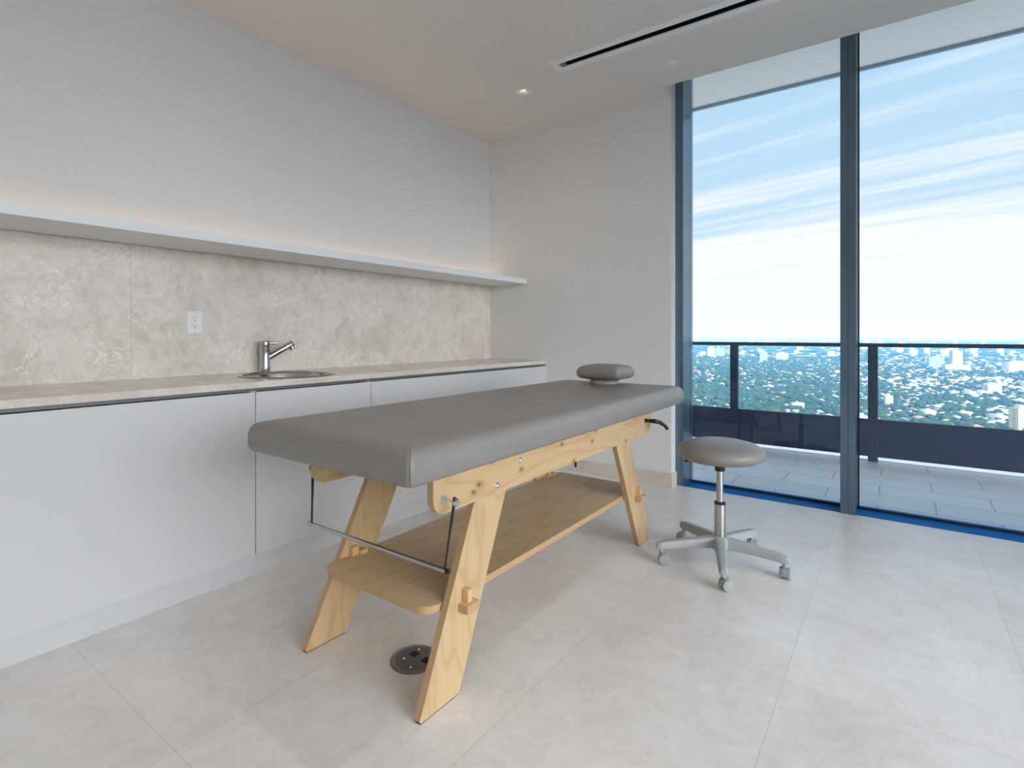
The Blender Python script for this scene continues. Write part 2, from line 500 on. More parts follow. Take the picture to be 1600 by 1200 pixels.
# worktop with a round cut-out for the sink
SX, SY, SR = -2.762, 1.69, .25
def disc_hole_top(bm, x0, x1, y0, y1, z, cx, cy, r, n=48):
    ring = []; out = []
    for k in range(n):
        a = 2 * PI * k / n
        c, s = math.cos(a), math.sin(a)
        ring.append(bm.verts.new((cx + r * c, cy + r * s, z)))
        t = min(((x1 - cx) / c if c > 1e-6 else 1e9), ((x0 - cx) / c if c < -1e-6 else 1e9),
                ((y1 - cy) / s if s > 1e-6 else 1e9), ((y0 - cy) / s if s < -1e-6 else 1e9))
        out.append(bm.verts.new((cx + t * c, cy + t * s, z)))
    for k in range(n):
        bm.faces.new((ring[k], ring[(k + 1) % n], out[(k + 1) % n], out[k]))
    return ring, out
bm = bmesh.new()
box(bm, XL, XC, YF, SY - .3, .895, .925); box(bm, XL, XC, SY + .3, YB, .895, .925)
n = 64
angs = sorted([2 * PI * k / n for k in range(n)] + [math.atan2(sy, sx) % (2 * PI) for sx in (XL - SX, XC - SX) for sy in (-.3, .3)])
lo, hi = [], []
for z, store in ((.895, lo), (.925, hi)):
    for a in angs:
        c, s = math.cos(a), math.sin(a)
        t = min(((XC - SX) / c if c > 1e-6 else 1e9), ((XL - SX) / c if c < -1e-6 else 1e9), (.3 / s if s > 1e-6 else 1e9), (-.3 / s if s < -1e-6 else 1e9))
        store.append((bm.verts.new((SX + (SR - .012) * c, SY + (SR - .012) * s, z)), bm.verts.new((SX + t * c, SY + t * s, z))))
m_ = len(angs)
for k in range(m_):
    k2 = (k + 1) % m_
    bm.faces.new((hi[k][0], hi[k2][0], hi[k2][1], hi[k][1]))
    bm.faces.new((lo[k][1], lo[k2][1], lo[k2][0], lo[k][0]))
    bm.faces.new((lo[k][0], lo[k2][0], hi[k2][0], hi[k][0]))
    bm.faces.new((hi[k][1], hi[k2][1], lo[k2][1], lo[k][1]))
bmesh.ops.remove_doubles(bm, verts=bm.verts[:], dist=1e-5)
tag(link('worktop', bm, M['counter']), 'long beige stone worktop running along the left wall', 'worktop')

# cabinets: one thing per unit, the plinth is continuous
seams = [YF, -.75, 1.354, 2.041, 3.945]
labs = ['white handleless base cabinet behind the camera end of the worktop',
        'wide white handleless base cabinet at the near end of the worktop',
        'narrow white handleless base cabinet under the sink, behind the massage table',
        'white handleless base cabinet at the back wall end of the worktop']
for a, b, lb in zip(seams, seams[1:], labs):
    root = tag(empty('base_cabinet', (-2.8, (a + b) / 2, .10)), lb, 'cabinet', 'handleless base cabinets under the worktop')
    bm = bmesh.new()
    sink_unit = (abs(a - 1.354) < .01)
    ztop = .878
    # open carcass: back, two sides, bottom, rails at the top
    box(bm, XL + .0015, XL + .016, max(a, YF + .002), b, .10, ztop)
    box(bm, XL + .016, -2.504, max(a, YF + .002), max(a, YF + .002) + .017, .10, ztop)
    box(bm, XL + .016, -2.504, b - .017, b, .10, ztop)
    box(bm, XL + .016, -2.504, a + .017, b - .017, .10, .117)
    L(bm, 'body', M['white'], root)
    bm = bmesh.new(); box(bm, -2.502, -2.482, max(a, YF + .002) + .0018, b - .0018, .10, .875, bev=.001); L(bm, 'door', M['white'], root)
    bm = bmesh.new(); box(bm, -2.56, -2.504, max(a, YF + .002), b, .878, .8945); L(bm, 'grip_channel', M['gap'], root)
bm = bmesh.new(); box(bm, -2.505, -2.482, 3.946, YB, .10, .8945)
tag(link('filler_strip', bm, M['white']), 'slim white filler strip between the last cabinet and the back wall', 'filler strip')
bm = bmesh.new(); box(bm, -2.60, -2.50, YF, YB, 0, .0995)
tag(link('plinth', bm, M['plinth']), 'long pale grey plinth recessed under the white cabinets', 'plinth')

bm = bmesh.new()
box(bm, XL, -2.695, YF, YB, 1.60, 1.646, bev=.0015)
tag(link('wall_shelf', bm, M['shelf']), 'long white floating shelf with a lit rear edge above the backsplash', 'shelf')

# outlet on the backsplash
oy0, oy1, oz0, oz1 = 1.313, 1.392, 1.155, 1.276
oc = ((oy0 + oy1) / 2, (oz0 + oz1) / 2)
root = tag(empty('wall_outlet', (XL + .012, oc[0], oz0)), 'white double socket outlet on the stone backsplash left of the tap', 'outlet')
bm = bmesh.new(); box(bm, XL + .012, XL + .018, oy0, oy1, oz0, oz1, bev=.0025, seg=3); L(bm, 'cover_plate', M['plate'], root)
bm = bmesh.new(); box(bm, XL + .018, XL + .0205, oc[0] - .019, oc[0] + .019, oc[1] - .037, oc[1] + .037, bev=.0015); L(bm, 'socket_insert', M['plate'], root)
bm = bmesh.new()
for dz in (.019, -.019):
    box(bm, XL + .0195, XL + .0208, oc[0] - .0095, oc[0] - .0075, oc[1] + dz, oc[1] + dz + .009)
    box(bm, XL + .0195, XL + .0208, oc[0] + .0065, oc[0] + .0080, oc[1] + dz, oc[1] + dz + .007)
    tube(bm, [(XL + .0195, oc[0], oc[1] + dz - .009), (XL + .0208, oc[0], oc[1] + dz - .009)], .0032, 12)
L(bm, 'slots', M['dark'], root)
for dz in (.0525, -.0525):
    bm = bmesh.new(); tube(bm, [(XL + .0175, oc[0], oc[1] + dz), (XL + .0187, oc[0], oc[1] + dz)], .0026, 10)
    L(bm, 'screw', M['grey_ring'], root)

# sink
root = tag(empty('sink', (SX, SY, .925)), 'round stainless steel sink set into the beige worktop', 'sink')
bm = bmesh.new()
lathe(bm, [(SR - .004, .926), (SR, .9275), (SR - .002, .930), (SR - .014, .9305), (SR - .022, .928), (SR - .028, .915), (SR - .034, .86), (SR - .05, .79), (SR - .10, .770), (.03, .764)], SX, SY, 64, False, True)
L(bm, 'bowl', M['steel'], root, smooth=True, angle=60)
bm = bmesh.new(); lathe(bm, [(.032, .7635), (.032, .767), (.026, .768), (.02, .765)], SX, SY, 24, True, True)
L(bm, 'drain', M['chrome'], root, smooth=True)

# tap
TX, TY = -3.035, 1.712
root = tag(empty('faucet', (TX, TY, .925)), 'chrome mixer tap with an angled pull-out spout behind the round sink', 'faucet')
bm = bmesh.new()
lathe(bm, [(.034, .9255), (.034, .933), (.0295, .935), (.0295, 1.070), (.0286, 1.072), (.0286, 1.074), (.0295, 1.076), (.0295, 1.107), (.0283, 1.110)], TX, TY, 40)
L(bm, 'body', M['chrome'], root, smooth=True)
bm = bmesh.new()
sd = Vector((.060, .140, .094))
b0 = Vector((TX, TY, 1.002))
tube(bm, [b0, b0 + sd * .40], .0185, 24)
tube(bm, [b0 + sd * .405, b0 + sd * .42], .0165, 24)
tube(bm, [b0 + sd * .425, b0 + sd * 1.0, b0 + sd * 1.02], [.0188, .0195, .0172], 24)
L(bm, 'spout', M['chrome'], root, smooth=True)
bm = bmesh.new()
tip = b0 + sd * .93
tube(bm, [tip + Vector((.002, .004, -.010)), tip + Vector((.004, .010, -.032))], .0145, 20)
L(bm, 'spray_nozzle', M['chrome'], root, smooth=True)
bm = bmesh.new()
tube(bm, [(TX + .012, TY + .016, 1.098), (TX + .026, TY + .058, 1.098)], .0095, 16)
L(bm, 'lever', M['chrome'], root, smooth=True)

# --------------------------------------------------------------- ceiling items
root = tag(empty('slot_diffuser', (-.44, 3.06, ZC)), 'long white linear air diffuser with a black slot in the ceiling', 'air vent')
bm = bmesh.new()
x0, x1, y0, y1 = -1.862, .975, 2.977, 3.143
slab_holes(bm, x0, x1, y0, y1, ZC - .006, ZC + .001, [(-1.815, .93, 3.032, 3.088)])
L(bm, 'trim_frame', M['plate'], root)
bm = bmesh.new()
X0, X1, Y0, Y1 = -1.83, .945, 3.01, 3.11
box(bm, X0, X1, Y0, Y1, ZC + .12, ZC + .125)
box(bm, X0, X1, Y0, Y0 + .004, ZC + .001, ZC + .12); box(bm, X0, X1, Y1 - .004, Y1, ZC + .001, ZC + .12)
box(bm, X0, X0 + .004, Y0, Y1, ZC + .001, ZC + .12); box(bm, X1 - .004, X1, Y0, Y1, ZC + .001, ZC + .12)
L(bm, 'plenum', M['dark'], root)
bm = bmesh.new(); box(bm, -1.815, -1.775, 3.034, 3.086, ZC - .002, ZC + .012); L(bm, 'end_block', M['grey_metal'], root)

for i, (x, y) in enumerate(DLS):
    lb = 'small square recessed downlight, lit, in the ceiling beside the slot diffuser' if i == 0 else 'square recessed ceiling downlight, unseen, added as fill light for the room'
    root = tag(empty('downlight', (x, y, ZC)), lb, 'ceiling light', 'added fill downlights out of view' if i else None)
    bm = bmesh.new()
    slab_holes(bm, x - .052, x + .052, y - .052, y + .052, ZC - .004, ZC + .001, [(x - .033, x + .033, y - .033, y + .033)])
    L(bm, 'trim_plate', M['plate'], root)
    bm = bmesh.new()
    lathe(bm, [(.0345, ZC + .002), (.030, ZC + .02), (.026, ZC + .045)], x, y, 24, False, False)
    L(bm, 'reflector', M['plate'], root, smooth=True)
    bm = bmesh.new()
    lathe(bm, [(.024, ZC + .014), (.026, ZC + .02), (.026, ZC + .045)], x, y, 24, True, True)
    L(bm, 'lamp', M['lamp'], root, smooth=True)
bm = bmesh.new()
lathe(bm, [(.042, ZC + .001), (.042, ZC - .004), (.038, ZC - .007), (.0, ZC - .0075)], -1.203, 3.462, 32, True, False)
bmesh.ops.remove_doubles(bm, verts=bm.verts[:], dist=1e-5)
tag(link('sprinkler_cover', bm, M['plate'], smooth=True), 'small round white sprinkler cover on the ceiling near the window', 'sprinkler')

# ------------------------------------------------------------------ massage table
T = tag(empty('massage_table', (-1.4475, 2.02, 0)), 'birch plywood massage table with a grey vinyl top standing in the room', 'massage table')
XA0, XA1 = -1.165, -1.140        # right legs
XB0, XB1 = -1.755, -1.730        # left legs
RZ0, RZ1 = .602, .737
CX0, CX1, CY0, CY1, CZ0, CZ1 = -1.858, -1.035, .978, 3.19, .738, .846

def cushion(bm, x0, x1, y0, y1, z0, z1, r, crown=.006, n=8):
    rl = []
    h = z1 - z0
    prof = [(.030, 0), (.012, .004), (.004, .014), (.0, .032), (.0005, h * .58), (.004, h * .74), (.012, h * .86), (.024, h * .945), (.042, h * .985), (.075, h), (.15, h + crown * .6), (.25, h + crown)]
    for d, z in prof:
        rr = max(r - d * .3, .012)
        rl.append([(x, y, z0 + z) for x, y in rrect(x0 + d, x1 - d, y0 + d, y1 - d, rr, n)])
    rings(bm, rl)
bm = bmesh.new(); cushion(bm, CX0, CX1, CY0, CY1, CZ0, CZ1, .018)
cu = L(bm, 'cushion', M['vinyl'], T, smooth=True, angle=60)
for sx, sy in ((1, -1), (-1, -1), (1, 1), (-1, 1)):
    bm = bmesh.new()
    cx = CX1 - .0052 if sx > 0 else CX0 + .0052
    cy = CY0 + .0052 if sy < 0 else CY1 - .0052
    pts = [(cx - sx * q, cy - sy * q, CZ0 + z) for q, z in ((.004, .014), (.0, .032), (.0005, .063), (.004, .080), (.012, .093), (.022, .101))]
    tube(bm, pts, .0014, 6)
    sm = link('corner_seam', bm, M['seam'], None); sm.parent = cu

SLP = .452
def leg_outline(yb, w, s):
    # board leaning along y; s=+1 leans towards +y going up
    y0, y1 = (yb, yb + w)
    zt = .732
    return round_poly([(y0, .003), (y1, .003), (y1 + s * SLP * zt, zt), (y0 + s * SLP * zt, zt)], [.008, .008, .02, .02], 4)
legs = []
for xa, xb, yb, s, in ((XA0, XA1, 1.113, 1), (XB0, XB1, 1.125, 1), (XA0, XA1, 2.757, -1), (XB0, XB1, 2.757, -1)):
    bm = bmesh.new(); prism(bm, leg_outline(yb, .178 if s > 0 else .162, s), xa, xb, 'x', 0, 1)
    for v_ in bm.verts: v_.co.x += v_.co.z * (-.018 if xa > -1.45 else .055)     # slight inward lean
    lg = L(bm, 'leg', [M['wood_z'], M['edge_x']], T)
    bm = bmesh.new(); w = .178 if s > 0 else .162
    box(bm, xa + .001, xb - .001, yb + .008, yb + w - .006, 0, .0032)
    fp = link('foot_pad', bm, M['black'], None); fp.parent = lg
    legs.append(lg)
railo = []
XRR, XRL = -1.125, -1.746
for xa, xb in ((XRR - .025, XRR), (XRL, XRL + .025)):
    bm = bmesh.new()
    prism(bm, round_poly([(1.158, RZ0), (2.886, RZ0), (2.886, RZ1), (1.158, RZ1)], [.05, .055, .004, .004], 6), xa, xb, 'x', 0, 1)
    railo.append(L(bm, 'side_rail', [M['wood_y'], M['edge_x']], T))
# cross beams between the rails carry the cushion
for y in (1.62, 2.40):
    bm = bmesh.new(); box(bm, XRL + .026, XRR - .026, y - .011, y + .011, .65, .7365, bev=.002)
    L(bm, 'cross_beam', M['edge_x'], T)

# shelf with through tenons and wedges
bm = bmesh.new()
SZ0, SZ1 = .276, .300
outl = round_poly([(XB1 + .011, 1.185), (XA0 - .011, 1.185), (XA0 - .011, 2.86), (XB1 + .011, 2.86)], .055, 8)
prism(bm, outl, SZ0, SZ1, 'z', 0, 1)
sh = L(bm, 'shelf', [M['wood_shelf'], M['edge_z']], T)
YT = (1.322, 2.738)
for yt in YT:
    for xs, d in ((XA1 - .005, 1), (XB0 + .015, -1)):
        bm = bmesh.new()
        xa, xb = (xs - .03, xs + .042) if d > 0 else (xs - .042, xs + .03)
        prism(bm, round_poly([(xa, yt - .030), (xb, yt - .030), (xb, yt + .030), (xa, yt + .030)], .006, 3), SZ0 - .013, SZ1 - .013, 'z', 0, 1)
        t = link('tenon', bm, [M['beech'], M['edge_z']], None); t.parent = sh
        bm = bmesh.new()
        xm = xs + d * .013
        prism(bm, [(xm - .011, SZ0 - .028), (xm + .011, SZ0 - .028), (xm + .011, SZ1 + .026), (xm - .011, SZ1 + .026)], yt - .011, yt + .011, 'y')
        wd = link('wedge', bm, M['beech'], None); wd.parent = sh
for yt in YT:                       # small locking block on the inner faces of the left legs
    bm = bmesh.new()
    box(bm, XB1 + .018, XB1 + .038, yt - .018, yt + .012, SZ1, SZ1 + .034, bev=.002)
    box(bm, XB1 + .018, XB1 + .050, yt + .012, yt + .045, SZ1, SZ1 + .016, bev=.002)
    wd = link('locking_block', bm, M['beech'], None); wd.parent = sh

# bolts on the right rail
def bolt(bm, x, y, z, d=1, r=.0085):
    tube(bm, [(x, y, z), (x + d * .002, y, z)], r * 1.25, 18)
    tube(bm, [(x + d * .002, y, z), (x + d * .004, y, z), (x + d * .007, y, z), (x + d * .0085, y, z)], [r, r * .97, r * .7, r * .25], 18)
for (y, z) in ((1.470, .628), (1.609, .689), (2.526, .686), (2.664, .622)):
    bm = bmesh.new(); bolt(bm, XRR, y, z); b = link('bolt', bm, M['zinc'], None, smooth=True); b.parent = railo[0]
    bm = bmesh.new(); bolt(bm, XRL, y, z, -1); b = link('bolt', bm, M['zinc'], None, smooth=True); b.parent = railo[1]
# black clamp levers for the head end
for d, xr, rail in ((1, XRR, railo[0]), (-1, XRL, railo[1])):
    bm = bmesh.new()
    y, z = 2.805, .679
    tube(bm, [(xr, y, z), (xr + d * .012, y, z)], .011, 16)
    tube(bm, [(xr + d * .012, y, z), (xr + d * .024, y, z)], .006, 12)
    tube(bm, [(xr + d * .022, y, z), (xr + d * .060, y + .004, z)], [.011, .0125], 16)
    tube(bm, [(xr + d * .052, y - .002, z + .001), (xr + d * .072, y + .022, z - .006), (xr + d * .092, y + .050, z - .026), (xr + d * .100, y + .066, z - .046)], [.0125, .011, .009, .0085], 14)
    b = link('clamp_lever', bm, M['black'], None, smooth=True); b.parent = rail
# strap-hung bar at the foot end
ends = []
for d, xr, rail in ((1, XRR, railo[0]), (-1, XRL, railo[1])):
    bm = bmesh.new()
    y, z = 1.200, .648
    tube(bm, [(xr, y, z), (xr + d * .003, y, z)], .013, 18)
    tube(bm, [(xr + d * .003, y, z), (xr + d * .052, y, z)], .0045, 12)
    tube(bm, [(xr + d * .052, y, z), (xr + d * .056, y, z), (xr + d * .062, y, z)], [.013, .013, .008], 18)
    b = link('strap_pin', bm, M['zinc'], None, smooth=True); b.parent = rail
    ends.append(Vector((xr + d * .046, y, z)))
BZ = .440
BY = 1.187
bx0, bx1 = -1.795, -1.096
bm = bmesh.new(); tube(bm, [(bx0, BY, BZ), (bx1, BY, BZ)], .0078, 16)
bar = L(bm, 'hanging_bar', M['steel'], T, smooth=True)
bm = bmesh.new(); tube(bm, [(bx1 - .004, BY, BZ), (bx1 + .007, BY, BZ)], .0082, 16)
c = link('end_cap', bm, M['black'], None, smooth=True); c.parent = bar
bm = bmesh.new(); tube(bm, [(bx0 + .004, BY, BZ), (bx0 - .004, BY, BZ)], .0082, 16)
c = link('end_cap', bm, M['steel'], None, smooth=True); c.parent = bar
for e, bx in ((ends[0], bx1 - .012), (ends[1], bx0 + .014)):
    bm = bmesh.new()
    p1 = Vector((bx, BY, BZ))
    tube(bm, [e + Vector((0, 0, .014)), e, e.lerp(p1, .25), e.lerp(p1, .6), p1 + Vector((0, 0, -.009))], [.006, .0062, .0058, .0042, .0040], 10, flat=.6)
    L(bm, 'strap', M['strap'], T, smooth=True)
bm = bmesh.new(); tube(bm, [(-1.45, 2.60, .756), (-1.45, 2.605, .55), (-1.45, 2.612, .415)], [.004, .004, .0055], 8)
L(bm, 'loose_strap', M['strap'], T, smooth=True)

# headrest
hx, hy = -1.435, 2.97
root = tag(empty('headrest', (hx, hy, CZ1 + .006)), 'grey vinyl head cushion on a short round foot at the table end', 'headrest')
bm = bmesh.new()
lathe(bm, [(.085, CZ1 + .0055), (.090, CZ1 + .012), (.088, CZ1 + .024), (.080, CZ1 + .034)], hx - .005, hy - .02, 36)
L(bm, 'foot', M['vinyl'], root, smooth=True)
bm = bmesh.new()
rl = []
hz0, hh = CZ1 + .034, .080
for d, z in [(.045, 0), (.018, .008), (.006, .018), (0, .034), (.001, .052), (.007, .066), (.020, .077), (.045, .085), (.075, .090), (.11, .092)]:
    rl.append([(x, y, hz0 + z) for x, y in rrect(hx - .148 + d, hx + .132 - d, hy - .125 + d, hy + .125 - d, max(.02 - d * .1, .01), 6)])
rings(bm, rl)
pad = L(bm, 'pad', M['vinyl'], root, smooth=True, angle=60)

# ------------------------------------------------------------------ stool
QX, QY = -.727, 2.79
Q = tag(empty('stool', (QX, QY, 0)), 'round grey swivel stool on castors standing by the window', 'stool')
bm = bmesh.new()
lathe(bm, [(.15, .520), (.178, .526), (.199, .539), (.2085, .555), (.207, .570), (.196, .587), (.172, .602), (.13, .613), (.08, .618), (.03, .6195)], QX, QY, 72)
L(bm, 'seat', M['vinyl'], Q, smooth=True, angle=60)
bm = bmesh.new()
lathe(bm, [(.022, .466), (.0245, .470), (.027, .508), (.075, .512), (.075, .5205)], QX, QY, 32)
L(bm, 'seat_plate', M['black'], Q, smooth=True)
bm = bmesh.new()
tube(bm, [(QX - .05, QY - .02, .510), (QX - .13, QY - .04, .506), (QX - .160, QY - .048, .502)], [.006, .006, .011], 10, flat=.6)
L(bm, 'height_lever', M['black'], Q, smooth=True)
bm = bmesh.new(); lathe(bm, [(.0165, .29), (.0165, .468)], QX, QY, 28); L(bm, 'piston', M['chrome'], Q, smooth=True)
bm = bmesh.new(); lathe(bm, [(.0268, .3005), (.0275, .302), (.0275, .308), (.024, .312), (.017, .313)], QX, QY, 28); L(bm, 'collar', M['black'], Q, smooth=True)
bm = bmesh.new(); lathe(bm, [(.027, .12), (.027, .300)], QX, QY, 32); L(bm, 'column', M['steel'], Q, smooth=True)
bm = bmesh.new(); lathe(bm, [(.040, .078), (.052, .09), (.052, .125), (.044, .138), (.034, .142), (.028, .1425)], QX, QY, 36); L(bm, 'hub', M['stool_grey'], Q, smooth=True)
arm_a = [math.radians(d) for d in (359.5, 71.5, 143.5, 215.5, 287.5)]
RA = .300
cast_turn = [PI * .5, PI * .2, PI * .1, PI * .95, PI * .65]
for a, ct in zip(arm_a, cast_turn):
    R = Matrix.Translation((QX, QY, 0)) @ Matrix.Rotation(a, 4, 'Z')
    bm = bmesh.new()
    rl = []
    for x, hw, zt, zb in ((.030, .030, .139, .086), (.09, .0265, .134, .088), (.18, .0235, .125, .086), (.26, .0215, .117, .080), (.292, .021, .113, .078), (.310, .0185, .109, .078), (.318, .012, .104, .080)):
        rl.append([R @ Vector((x, y, z)) for y, z in round_poly([(-hw, zb), (hw, zb), (hw * .86, zt), (-hw * .86, zt)], [.003, .003, .010, .010], 4)])
    rings(bm, rl)
    L(bm, 'arm', M['stool_grey'], Q, smooth=True, angle=35)
    # castor: stem + hood + two wheels
    C = R @ Matrix.Translation((RA - .006, 0, 0)) @ Matrix.Rotation(ct, 4, 'Z')
    bm = bmesh.new()
    tube(bm, [C @ Vector((0, 0, .058)), C @ Vector((0, 0, .080))], .0105, 16)
    # hood wraps over the wheels
    hr, off = .0275, .012
    pts = [(off + hr * math.cos(t), .028 + hr * math.sin(t)) for t in np.linspace(-.25, PI + .35, 18)]
    inner = [(off + (hr - .004) * math.cos(t), .028 + (hr - .004) * math.sin(t)) for t in np.linspace(PI + .35, -.25, 18)]
    A = [bm.verts.new(C @ Vector((p[0], -.011, p[1]))) for p in pts + inner]
    B = [bm.verts.new(C @ Vector((p[0], .011, p[1]))) for p in pts + inner]
    nn = len(A)
    for i in range(nn): bm.faces.new((A[i], A[(i + 1) % nn], B[(i + 1) % nn], B[i]))
    for i in range(17):
        j = nn - 1 - i
        bm.faces.new((A[i], A[i + 1], A[j - 1], A[j])); bm.faces.new((B[i], B[i + 1], B[j - 1], B[j]))
    cas = L(bm, 'castor', M['stool_grey'], Q, smooth=True, angle=35)
    for sgn in (1, -1):
        bm = bmesh.new()
        ax = [C @ Vector((off, sgn * yy, .0265)) for yy in (.0095, .012, .021, .0235, .0245)]
        rl = []
        ex = (C.to_3x3() @ Vector((1, 0, 0))); ez = Vector((0, 0, 1))
        for p, r in zip(ax, (.0245, .0262, .0262, .0245, .018)):
            rl.append([p + ex * r * math.cos(2 * PI * k / 24) + ez * r * math.sin(2 * PI * k / 24) for k in range(24)])
        rings(bm, rl)
        wl = link('wheel', bm, M['stool_wheel'], None, smooth=True); wl.parent = cas

# ------------------------------------------------------------- floor outlet
fx, fy = -1.388, 1.335
root = tag(empty('floor_box', (fx, fy, 0)), 'round grey metal floor socket plate under the near end of the massage table', 'floor outlet')
bm = bmesh.new()
lathe(bm, [(.086, .0003), (.086, .003), (.082, .0055), (.070, .006), (.068, .0045)], fx, fy, 56, True, True)
L(bm, 'rim', M['grey_ring'], root, smooth=True, angle=30)
bm = bmesh.new(); lathe(bm, [(.067, .004), (.067, .0052)], fx, fy, 48); L(bm, 'cover', M['grey_metal'], root)
for sx, sy in ((-1.408, 1.352), (-1.345, 1.350)):
    bm = bmesh.new(); box(bm, sx - .0155, sx + .0155, sy - .0145, sy + .0145, .0050, .0058); L(bm, 'socket_opening', M['dark'], root)
for sx, sy in ((-1.415, 1.382), (-1.418, 1.312), (-1.362, 1.290), (-1.348, 1.392)):
    bm = bmesh.new(); lathe(bm, [(.0042, .005), (.0036, .0062)], sx, sy, 12); L(bm, 'screw', M['zinc'], root)

# ------------------------------------------------------------------- the city
ZG = -128.0
YAW = math.atan2(604, 837)
FW = np.array([-math.sin(YAW), math.cos(YAW)]); RT = np.array([math.cos(YAW), math.sin(YAW)])

m = NT('city_ground')
v = m.world()
n1 = m.noise(v, .012, 5, .6); n2 = m.noise(v, .09, 4, .7)
c = m.ramp(n2, [(.30, (.035, .075, .035)), (.47, (.07, .13, .055)), (.60, (.16, .19, .11)), (.72, (.40, .38, .34))])
c = m.mix(m.ramp(n1, [(.45, (0, 0, 0)), (.62, (.55, .55, .55))]), c, (.30, .30, .28))
m.base(c); m.b.inputs['Roughness'].default_value = .9
bm = bmesh.new()
vs = [bm.verts.new(p) for p in ((-60000, 200, ZG), (60000, 200, ZG), (60000, 70000, ZG), (-60000, 70000, ZG))]
bm.faces.new(vs)
tag(link('ground', bm, m.m), 'flat green city land far below the balcony', 'ground', kind='structure')

def mesh_np(name, V, F, mi, mats, smooth=False):
    """V (n,3) float, F (m,k) int: one mesh"""
    me = bpy.data.meshes.new(name)
    k = F.shape[1]
    me.vertices.add(len(V)); me.vertices.foreach_set('co', V.astype(np.float32).ravel())
    me.loops.add(F.size); me.loops.foreach_set('vertex_index', F.astype(np.int32).ravel())
    me.polygons.add(len(F)); me.polygons.foreach_set('loop_start', np.arange(0, F.size, k, dtype=np.int32))
    if mi is not None: me.polygons.foreach_set('material_index', mi.astype(np.int32))
    if smooth: me.polygons.foreach_set('use_smooth', np.ones(len(F), dtype=bool))
    me.update(calc_edges=True); me.validate()
    for x in mats: me.materials.append(x)
    o = bpy.data.objects.new(name, me); COL.objects.link(o); return o

def ico(sub):
    b = bmesh.new(); bmesh.ops.create_icosphere(b, subdivisions=sub, radius=1)
    V = np.array([x.co[:] for x in b.verts]); F = np.array([[x.index for x in f.verts] for f in b.faces]); b.free(); return V, F
ICO1, ICO2 = ico(1), ico(2)

def tree_mat(name, rgb):
    m = NT(name)
    n = m.noise(m.world(), .9, 4, .7)
    m.base(m.ramp(n, [(.3, tuple(x * .45 for x in rgb)), (.7, tuple(x * 1.35 for x in rgb))]))
    m.b.inputs['Roughness'].default_value = .9
    h = m.noise(m.world(), .7, 4, .8); m.bump(h, 1.0, 2.0)
    return m.m
TREE = [tree_mat('foliage_deep', (.022, .060, .030)), tree_mat('foliage_mid', (.038, .090, .038)), tree_mat('foliage_olive', (.066, .100, .040)), tree_mat('foliage_blue', (.022, .064, .046))]
def facade_mat(name, rgb):
    m = NT(name)
    g = m.n.new('ShaderNodeNewGeometry'); sp = m.n.new('ShaderNodeSeparateXYZ'); m.link(g.outputs['Position'], sp.inputs[0])
    fr = m.math('FRACT', m.math('DIVIDE', sp.outputs['Z'], 3.2))
    f2 = m.math('FRACT', m.math('DIVIDE', m.math('ADD', sp.outputs['X'], sp.outputs['Y']), 4.0))
    win = m.math('MULTIPLY', m.math('LESS_THAN', m.math('ABSOLUTE', m.math('SUBTRACT', fr, .5)), .24), m.math('LESS_THAN', m.math('ABSOLUTE', m.math('SUBTRACT', f2, .5)), .30))
    m.base(m.mix(m.math('MULTIPLY', win, .7), rgb, (.12, .15, .18)))
    m.b.inputs['Roughness'].default_value = .8
    return m.m
HW = plain('house_wall', (.36, .34, .31), .8)
ROOF = [plain('roof_white', (.47, .465, .455), .8), plain('roof_grey', (.42, .42, .42), .8), plain('roof_terracotta', (.50, .22, .12), .8), plain('roof_sand', (.52, .43, .33), .8)]
ROOFN = ['white', 'grey', 'terracotta', 'sand coloured']

def uv_depth(P):
    d = P @ FW; return d, (P @ RT) / d

TOWERS = [(1494, 1900, 15, 12, .3), (1494, 1860, 36, 14, .3), (1462, 2050, 24, 12, .2), (1594, 700, 8, 8, .5), (1588, 1850, 40, 12, .7), (1550, 1150, 13, 10, .4), (1388, 960, 6, 8, .2),
          (1193, 2500, 16, 12, .2), (1110, 3000, 17, 12, .4), (1124, 3050, 28, 12, .1), (1222, 2600, 26, 12, .1), (1427, 3100, 20, 14, .1), (1448, 3300, 16, 14, .1)]
def clear_of_towers(P, margin):
    ok = np.ones(len(P), bool)
    for px, dep, w_, l_, r_ in TOWERS:
        c = dep * (FW + (px - 800) / 837 * RT)
        e = P - c
        a = e[:, 0] * math.cos(r_) + e[:, 1] * math.sin(r_); b = -e[:, 0] * math.sin(r_) + e[:, 1] * math.cos(r_)
        ok &= ~((np.abs(a) < w_ + margin) & (np.abs(b) < l_ + margin))
    return ok
# lots on a slanted street grid
TH = math.radians(24)
gx = np.array([math.cos(TH), math.sin(TH)]); gy = np.array([-math.sin(TH), math.cos(TH)])
I, J = np.meshgrid(np.arange(-190, 190), np.arange(0, 190), indexing='ij')
I = I.ravel(); J = J.ravel()
lot = (I[:, None] * 17.5 + rng.uniform(-4, 4, (len(I), 1))) * gx + (J[:, None] * 23.0 + (J[:, None] % 2) * -9 + rng.uniform(-4, 4, (len(I), 1))) * gy
d, u = uv_depth(lot)
ok = (d > 380) & (d < 3000) & (u > .12) & (u < 1.3) & clear_of_towers(lot, 17)
lot = lot[ok]; d = d[ok]; u = u[ok]
